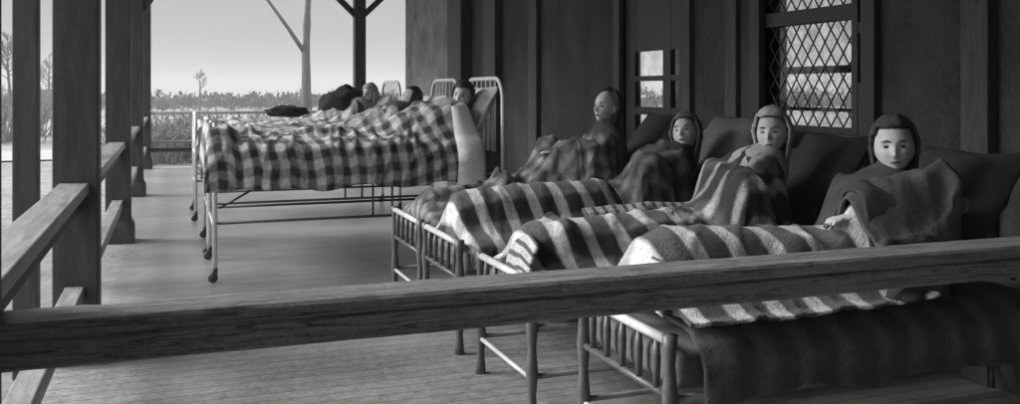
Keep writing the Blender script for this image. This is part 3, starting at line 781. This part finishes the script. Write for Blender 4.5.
    if cape:
        bm = bmesh.new(); nn = neck - ax * .10
        fwd = ax.cross(side).normalized()
        if fwd.z < 0: fwd = -fwd
        rings = []
        for i in range(16):
            k = i / 15; c = nn + ax * (cape_down * k)
            wx = .062 + (capewide - .062) * smoothstep(0, .38, k) ** .8; wf = .062 + (.115 - .062) * smoothstep(0, .5, k)
            ring = []
            for j in range(48):
                a_ = 2 * math.pi * j / 48
                rr = 1 + .10 * nz(math.cos(a_) * 2.5, math.sin(a_) * 2.5, k * 3 + head.y) * k + .05 * math.sin(a_ * 9 + head.y * 5 + k * 2) * k
                ring.append(bm.verts.new(c + side * math.cos(a_) * wx * rr + fwd * math.sin(a_) * wf * rr))
            rings.append(ring)
        for a_, b_ in zip(rings, rings[1:]):
            for j in range(48): bm.faces.new((a_[j], a_[(j + 1) % 48], b_[(j + 1) % 48], b_[j]))
        o_ = build('shawl', bm, M[cape], P, smooth=True); m_ = o_.modifiers.new('thickness', 'SOLIDIFY'); m_.thickness = .01; m_.offset = 1
    return P

# ================================================================ IRON BEDS
def arch(y0, y1, x, ztop, r_=.17, tr=.016, z0=.06):
    pts = [(x, y0, z0), (x, y0, ztop - r_)]
    for k in range(1, 7): a_ = math.pi / 2 * k / 7; pts.append((x, y0 + r_ * (1 - math.cos(a_)), ztop - r_ + r_ * math.sin(a_)))
    pts.append((x, y0 + r_, ztop)); pts.append((x, y1 - r_, ztop))
    for k in range(1, 7): a_ = math.pi / 2 * k / 7; pts.append((x, y1 - r_ + r_ * math.sin(a_), ztop - r_ + r_ * math.cos(a_)))
    pts += [(x, y1, ztop - r_), (x, y1, z0)]
    bm = bmesh.new(); tube(bm, pts, tr, 12); return bm
def iron_bed(x0, x1, y0, y1, label, foot_h=1.06, head_h=1.39, dark=False):
    t = empty('iron_bed', ((x0 + x1) / 2, (y0 + y1) / 2, 0), label, 'bed', 'white iron beds')
    I = M['iron']
    for nm, x, zt, nb in (('foot_frame', x0, foot_h, 0), ('head_frame', x1, head_h, 6)):
        fr = build(nm, arch(y0, y1, x, zt), I, t, smooth=True)
        bm = bmesh.new()
        tube(bm, [(x, y0, .66), (x, y1, .66)], .011, 10); tube(bm, [(x, y0, .36), (x, y1, .36)], .009, 10)
        build('cross_bar', bm, I, t, smooth=True)
        for k in range(nb):
            bm = bmesh.new(); yy = y0 + .17 + (y1 - y0 - .34) * k / (nb - 1)
            tube(bm, [(x, yy, .66), (x, yy, zt - .004)], .006, 8); build('spindle', bm, I, t, smooth=True)
        for yy in (y0, y1):
            bm = bmesh.new(); tube(bm, [(x, yy, .10), (x, yy, .055)], [.02, .018], 12)
            ell(bm, (x - .012, yy, .034), (.033, .014, .033), 16, 10)
            build('caster', bm, M['dark_iron'], t, smooth=True)
    for yy, sg in ((y0, 1), (y1, -1)):
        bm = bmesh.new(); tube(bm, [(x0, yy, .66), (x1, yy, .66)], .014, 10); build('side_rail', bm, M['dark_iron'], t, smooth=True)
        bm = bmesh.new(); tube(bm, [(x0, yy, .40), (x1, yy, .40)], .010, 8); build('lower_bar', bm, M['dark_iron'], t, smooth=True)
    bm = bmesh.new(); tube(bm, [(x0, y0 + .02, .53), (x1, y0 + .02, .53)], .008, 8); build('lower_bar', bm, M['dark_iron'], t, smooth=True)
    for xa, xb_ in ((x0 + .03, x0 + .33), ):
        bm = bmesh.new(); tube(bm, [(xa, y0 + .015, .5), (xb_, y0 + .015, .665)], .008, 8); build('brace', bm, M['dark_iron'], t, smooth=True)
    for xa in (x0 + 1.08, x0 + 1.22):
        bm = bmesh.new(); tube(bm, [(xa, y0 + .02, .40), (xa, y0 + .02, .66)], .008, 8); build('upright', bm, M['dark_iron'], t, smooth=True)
    slab('mattress', x0 + .04, x1 - .03, y0 + .02, y1 - .02, .675, .84, M['tick'], t)
    return t
BE = (.27, 2.33)
E_ = iron_bed(*BE, 6.50, 7.40, 'white iron bed nearest the camera of the three, under the dark checked blanket')
F_ = iron_bed(*BE, 7.62, 8.50, 'middle white iron bed of the three, between the two others')
G_ = iron_bed(.22, 2.28, 9.60, 10.48, 'white iron bed farthest along the porch, near the end railing')

# dark coat heaped over the far beds
bm = bmesh.new(); ell(bm, (0, 0, 0), (1, 1, 1), 40, 24)
for v in bm.verts:
    n = v.co.copy(); k = 1 + .25 * nz(n.x * 2, n.y * 2, n.z * 2) + .08 * nz(n.x * 6, n.y * 6, n.z * 6)
    v.co = Vector((1.80 + n.x * .3 * k, 10.0 + n.y * .22 * k, 1.14 + n.z * .2 * k))
tag(build('dark_coat', bm, M['blackcloth'], smooth=True), 'dark coat heaped on the farthest bed, a black hump against the sky', 'coat')
bm = bmesh.new(); ell(bm, (0, 0, 0), (1, 1, 1), 40, 24)
for v in bm.verts:
    n = v.co.copy(); k = 1 + .3 * nz(n.x * 2 + 4, n.y * 2, n.z * 2) + .1 * nz(n.x * 6, n.y * 6, n.z * 6)
    v.co = Vector((.93 + n.x * .17 * k, 8.1 + n.y * .13 * k, 1.115 + n.z * .05 * k))
tag(build('dark_scarf', bm, M['blackcloth'], smooth=True), 'small crumpled dark cloth lying on the middle iron bed', 'cloth')
for (x, y, z, sz, rt, lb, sd, mk) in (
    (2.21, 6.98, 1.10, (.52, .74, .17), (0, -62, 0), 'plump pillow propped against the head of the nearest iron bed', 3, 'sheet'),
    (2.15, 8.06, 1.07, (.42, .7, .16), (0, -60, 0), 'pillow propped at the head of the middle iron bed', 4, 'sheet'),
    (2.10, 10.04, 1.07, (.42, .7, .16), (0, -60, 0), 'pillow propped at the head of the farthest iron bed', 5, 'sheet')):
    cushion('pillow', (x, y, z), sz, rt, M[mk], lb, seed=sd, group='pillows on the iron beds')
side = Vector((0, 1, 0))
def lying(label, head, face, up, y, hipx, hipz, footx, kneez, **kw):
    kx = (hipx + footx) / 2 + .02
    return person(label, head, face, up, (hipx, y, hipz), [(kx, y - .09, kneez), (kx, y + .09, kneez)], [(footx + .04, y - .08, hipz - .05), (footx + .04, y + .08, hipz - .05)], **kw)
k1 = 'person in the nearest iron bed with long dark hair above a white sheet'
k2 = 'person in the middle iron bed, mostly dark hair showing above the blanket'
k3 = 'person in the farthest iron bed with pale face and white headscarf'
lying(k1, (2.09, 6.74, 1.25), (-.62, -.78, .0), (.15, 0, 1), 6.9, 1.38, .88, .55, .96, s=.92, cape='lightwool', hood=(.30, .55, .10), hoodmat='hair', capewide=.15, cape_down=.25)
lying(k2, (2.0, 8.0, 1.22), (-.85, .3, .35), (.3, 0, 1), 8.06, 1.35, .86, .6, .92, s=.9, cape='greywool', capewide=.15, cape_down=.25)
lying(k3, (2.0, 9.85, 1.25), (-.72, -.68, .0), (.15, 0, 1), 10.0, 1.35, .86, .6, .92, s=.92, hood=(.4, .55, .05), hoodmat='lightwool', cape='lightwool', capewide=.15, cape_down=.25)
GI = 'blankets on the iron beds'
laid('plaid_blanket', .235, 1.97, 6.95, .46, .955, CAPS[k1] + [((.3, 6.6, .95), (.3, 7.3, .95), .09, .09), ((1.88, 6.7, 1.08), (1.88, 7.2, 1.08), .09, .09)], .62, M['plaidE'],
     'dark and light checked blanket over the nearest iron bed, hanging down its side', group=GI, seed=2, its=130, amp=.022, foot_hem=.74, skewx=(.0, .13), ang=1.2, side_out=.045)
laid('turned_sheet', 1.955, 1.99, 6.95, .475, .965, CAPS[k1], .60, M['sheet'],
     'white sheet edge turned out between the checked blanket and the nearest sleeper', 'sheet', seed=2, its=60, amp=.026, skewx=(.0, .14), lift=.026, side_out=.06, hem_far=.8, head_hem=.03)
laid('pale_blanket', .31, 1.85, 8.06, .43, .965, CAPS[k2], .66, M['plaidF'],
     'pale checked blanket on the middle iron bed, hardly seen behind the dark checked one', group=GI, seed=12, amp=.02, foot_hem=.74)
laid('pale_blanket', .26, 1.85, 10.04, .43, .965, CAPS[k3], .66, M['plaidF'],
     'pale blanket on the farthest iron bed, drooping at the foot', group=GI, seed=18, amp=.02, foot_hem=.74)

# ================================================================ COTS
def cot(y0, y1, label, x0=1.33, length=1.96, rail_h=.55, skew=0):
    t = empty('cot', (x0 + length / 2, (y0 + y1) / 2, 0), label, 'cot', 'low wooden cots in a row')
    Wd = M['bamboo']
    for x, zt in ((x0, rail_h + .01), (x0 + length, .62)):
        for yy in (y0, y1):
            bm = bmesh.new(); z = 0; pts = []; rr = []
            for k in range(13):
                zz = zt * k / 12; pts.append((x, yy, zz)); rr.append(.021 + (.004 if k in (0, 4, 8, 12) else 0) - (.004 if k in (2, 6, 10) else 0))
            tube(bm, pts, rr, 12); build('leg', bm, Wd, t, smooth=True)
        bm = bmesh.new(); tube(bm, [(x, y0 + .018, zt - .02), (x, (y0 + y1) / 2, zt - .02), (x, y1 - .018, zt - .02)], .016, 12); build('top_rail', bm, M['railtop'], t, smooth=True)
        bm = bmesh.new(); tube(bm, [(x, y0 + .015, .37), (x, y1 - .015, .37)], .012, 10); build('under_rail', bm, Wd, t, smooth=True)
        bm = bmesh.new(); tube(bm, [(x, y0 + .015, .16), (x, y1 - .015, .16)], .010, 10); build('stretcher', bm, M['railtop'], t, smooth=True)
        for k in range(5):
            yy = y0 + (y1 - y0) * (k + .7) / 5.4
            bm = bmesh.new(); tube(bm, [(x, yy, .375), (x, yy, (.375 + zt) / 2), (x, yy, zt - .03)], [.010, .014, .009], 10); build('spindle', bm, Wd, t, smooth=True)
    for yy in (y0, y1):
        bm = bmesh.new(); tube(bm, [(x0, yy, .36), (x0 + length, yy, .36)], .016, 10); build('side_rail', bm, Wd, t, smooth=True)
        bm = bmesh.new(); tube(bm, [(x0, yy, .17), (x0 + length, yy, .17)], .011, 10); build('stretcher', bm, Wd, t, smooth=True)
    slab('mattress', x0 + .03, x0 + length - .02, y0 + .01, y1 - .01, .378, .50, M['tick'], t)
    return t
Y = dict(A=(5.10, 5.74), B=(4.34, 4.98), C=(3.37, 4.01), D=(2.44, 3.06))
cot(*Y['A'], 'wooden cot farthest back in the row, its foot rail beside the iron beds')
cot(*Y['B'], 'second wooden cot from the iron beds, its spindled foot overlapping the farthest one')
cot(*Y['C'], 'wooden cot whose bare legs and stretcher show just below the foreground rail')
cot(*Y['D'], 'wooden cot nearest the camera, spindled foot showing below the foreground rail', x0=1.41)
G4 = 'blankets on the wooden cots'
yc = {k: (v[0] + v[1]) / 2 for k, v in Y.items()}
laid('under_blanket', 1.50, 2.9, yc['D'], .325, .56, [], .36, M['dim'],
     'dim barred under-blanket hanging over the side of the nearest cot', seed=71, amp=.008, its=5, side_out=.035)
G5 = 'wraps over the people on the cots'
# back pillows
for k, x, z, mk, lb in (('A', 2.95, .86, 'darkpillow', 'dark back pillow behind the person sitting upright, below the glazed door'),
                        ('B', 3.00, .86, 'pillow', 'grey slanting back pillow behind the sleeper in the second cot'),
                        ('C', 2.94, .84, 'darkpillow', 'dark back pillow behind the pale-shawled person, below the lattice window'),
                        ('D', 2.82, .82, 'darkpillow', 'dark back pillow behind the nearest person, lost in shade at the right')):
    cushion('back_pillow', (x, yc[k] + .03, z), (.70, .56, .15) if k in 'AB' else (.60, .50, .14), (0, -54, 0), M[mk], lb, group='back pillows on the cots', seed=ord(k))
kA = 'person sitting up on the farthest cot, pale forehead turned to the left'
kB = 'person on the second cot with a pale cloth round the head, eyes nearly closed'
kC = 'person below the lattice window, tilted head wrapped in a pale shawl'
kD = 'person nearest the camera with a round pale face in a dark hood'
person(kA, (2.65, 5.40, 1.185), (-.93, -.36, .10), (.12, 0, 1), (2.62, yc['A'], .62), [(2.30, yc['A'] - .08, .88), (2.28, yc['A'] + .09, .90)], [(2.0, yc['A'] - .08, .58), (2.0, yc['A'] + .08, .58)], s=.95, hair=.97, hood=(.02, .93, .14), hoodmat='wool', cape='wool', capewide=.22, cape_down=.45, wide=.90,
       arms=[((2.46, yc['A'] - .20, .88), (2.30, yc['A'] - .09, .90)), None])
lying(kB, (2.785, 4.64, 1.045), (-.74, -.64, .30), (.25, .38, 1), yc['B'], 2.35, .60, 1.65, .68, s=.94, hood=(.40, .58, .17), hoodmat='greywool', cape='wool', capewide=.16, cape_down=.25, eye_open=.0042)
lying(kC, (2.68, 3.68, 1.09), (-.74, -.68, .08), (.30, .34, 1), yc['C'], 2.3, .60, 1.6, .66, s=.94, hood=(.40, .60, .18), hoodmat='lightwool', cape='lightwool', capewide=.16, cape_down=.25, eye_open=.0042)
fD = (2.27, 2.60, .86)
lying(kD, (2.54, 2.74, 1.083), (-.66, -.75, .02), (.05, .12, 1), yc['D'], 2.35, .62, 1.65, .73, s=.90, hood=(.36, .62, .20), hoodmat='wool', cape='wool', capewide=.16, cape_down=.25,
      arms=[((2.60, 2.50, .90), fD), None], wide=1.07)
laid('plaid_blanket', 1.42, 2.48, yc['A'], .33, .57, CAPS[kA] + [((1.5, yc['A'], .56), (2.1, yc['A'], .64), .09, .12)], .42, M['plaidA'],
     'mottled check blanket over drawn-up knees on the farthest wooden cot', group=G4, seed=31, amp=.035, its=60, foot_hem=.5, ang=-.6)
laid('plaid_blanket', 1.40, 2.50, yc['B'], .35, .56, CAPS[kB] + [((1.5, yc['B'], .62), (2.2, yc['B'], .66), .13, .12)], .42, M['plaidC'],
     'broad barred blanket over the second wooden cot, up to the sleeper with the dark wrap', group=G4, seed=33, amp=.011, its=110, foot_hem=.5, ang=1.3)
laid('plaid_blanket', 1.41, 2.44, yc['C'], .35, .55, CAPS[kC] + [((1.5, yc['C'], .58), (2.2, yc['C'], .62), .13, .12)], .40, M['plaidC'],
     'light and dark barred blanket on the cot whose legs show below the rail', group=G4, seed=35, amp=.010, its=110, foot_hem=.5, ang=1.3)
laid('plaid_blanket', 1.49, 2.42, yc['D'], .315, .64, CAPS[kD] + [((1.6, yc['D'], .67), (2.3, yc['D'], .66), .145, .12)], .705, M['plaidD'],
     'barred blanket on the nearest cot, falling below the foreground rail', group=G4, seed=37, amp=.009, its=120, foot_hem=.6, ang=1.3)
G5 = 'wraps over the people on the cots'
laid('dark_wrap', 2.36, 2.57, yc['A'], .27, .70, CAPS[kA], .62, M['plaidA'],
     'mottled wrap round the shoulders of the person sitting up', 'wrap', G5, seed=51, amp=.03, its=50, lift=.045, ang=-.8, head_hem=.03)
laid('dark_wrap', 2.28, 2.655, yc['B'], .27, .62, CAPS[kB] + [((2.44, 4.40, .84), (2.62, 4.82, .84), .06, .06)], .60, M['dimplaid'],
     'dark wrap over the chest of the person on the second cot', 'wrap', G5, seed=53, amp=.03, its=60, lift=.03, ang=.9, head_hem=.03, base2=.72)
laid('striped_wrap', 2.10, 2.565, yc['C'], .29, .60, CAPS[kC] + [((2.38, 3.44, .82), (2.52, 3.88, .86), .06, .06)], .58, M['wrap'],
     'pale banded wrap pulled up to the chin below the lattice window', 'wrap', G5, seed=55, amp=.03, its=70, lift=.03, ang=.2, head_hem=.03, base2=.74)
laid('dark_wrap', 2.22, 2.435, yc['D'], .28, .62, CAPS[kD], .60, M['wool'],
     'dark wrap over the chest of the person nearest the camera', 'wrap', G5, seed=57, amp=.03, its=50, lift=.035, ang=.9, head_hem=.03, base2=.74)
# D: the grey bundle of sleeve and shawl folded across the body
laid('grey_shawl', 2.20, 2.56, 2.56, .10, .80, [((2.27, 2.60, .885), (2.60, 2.52, .965), .055, .07)], .76, M['sleeve'],
     'grey shawl bundled over the forearm of the person nearest the camera', 'shawl', seed=61, amp=.022, its=12, lift=.01, ang=.1, side_out=.012, base2=.88)
def drape(name, pts, wd, th, mat, label, cat, seed=0, group=None):
    """a folded strip of cloth following pts; wd is its width vector"""
    P_ = catmull([Vector(p) for p in pts], 10); n = len(P_); bm = bmesh.new(); uvl = bm.loops.layers.uv.new('UVMap'); rows = []; s_ = 0
    wds = [Vector(a) for a in wd]; uvs = {}
    for i, p in enumerate(P_):
        k = i / (n - 1) * (len(wds) - 1); a = wds[int(min(k, len(wds) - 2))].lerp(wds[int(min(k, len(wds) - 2)) + 1], k - int(min(k, len(wds) - 2)))
        if i: s_ += (p - P_[i - 1]).length
        row = []
        for j in range(15):
            t = j / 14 - .5; q = p + a * t
            up_ = Vector((-.3, -.3, .9)) * (.02 * math.cos(t * 3.1) + .012 * nz(q.x * 9, q.y * 9, seed) + .004 * math.sin(t * 11 + seed + s_ * 3))
            v = bm.verts.new(q + up_); uvs[v] = (s_, t * a.length + 1); row.append(v)
        rows.append(row)
    for a, b in zip(rows, rows[1:]):
        for j in range(14):
            f = bm.faces.new((a[j], a[j + 1], b[j + 1], b[j]))
            for lp in f.loops: lp[uvl].uv = uvs[lp.vert]
    o = build(name, bm, mat, smooth=True); m = o.modifiers.new('thickness', 'SOLIDIFY'); m.thickness = th; m.offset = 0
    tag(o, label, cat, group)
drape('folded_throw', [(1.84, 3.98, .70), (2.0, 3.96, .715), (2.2, 3.93, .72), (2.42, 3.90, .72)], [(.0, .06, .03), (.0, .08, .03), (0, .07, .03)], .022, M['border'],
      'rolled pale ribbed throw on the far edge of the cot below the lattice window', 'blanket', 5)
for k, sd in (('C', 41), ('D', 43)):
    x = 1.38 if k == 'C' else 1.455
    drape('blanket_corner', [(x + .03, yc[k] - .10, .68 + (.06 if k == 'D' else 0)), (x - .01, yc[k] - .09, .60 + (.06 if k == 'D' else 0)), (x - .02, yc[k] - .08, .52 + (.06 if k == 'D' else 0))], [(.03, .26, .02), (.02, .30, .0), (.0, .30, -.03)], .012, M['border'],
          'striped pale corner folded over the foot of the ' + ('cot next to the nearest' if k == 'C' else 'nearest cot, by the foreground rail'), 'blanket', sd)
# ---------------------------------------------------------------- damp air over the fields
tmpb = B(-1100, 1100, -1100, 1100, -12, 14)
hz_ = build('haze', tmpb, [], org=(0, 0, -12)); hz_['kind'] = 'stuff'; hz_['label'] = 'pale damp haze over the fields'
hm = bpy.data.materials.new('haze_air'); hm.use_nodes = True; hn = hm.node_tree.nodes; hn.clear()
pv_ = hn.new('ShaderNodeVolumePrincipled'); pv_.inputs['Color'].default_value = (.74, .74, .74, 1); pv_.inputs['Density'].default_value = .0022
ho = hn.new('ShaderNodeOutputMaterial'); hm.node_tree.links.new(pv_.outputs[0], ho.inputs['Volume'])
hz_.data.materials.append(hm)
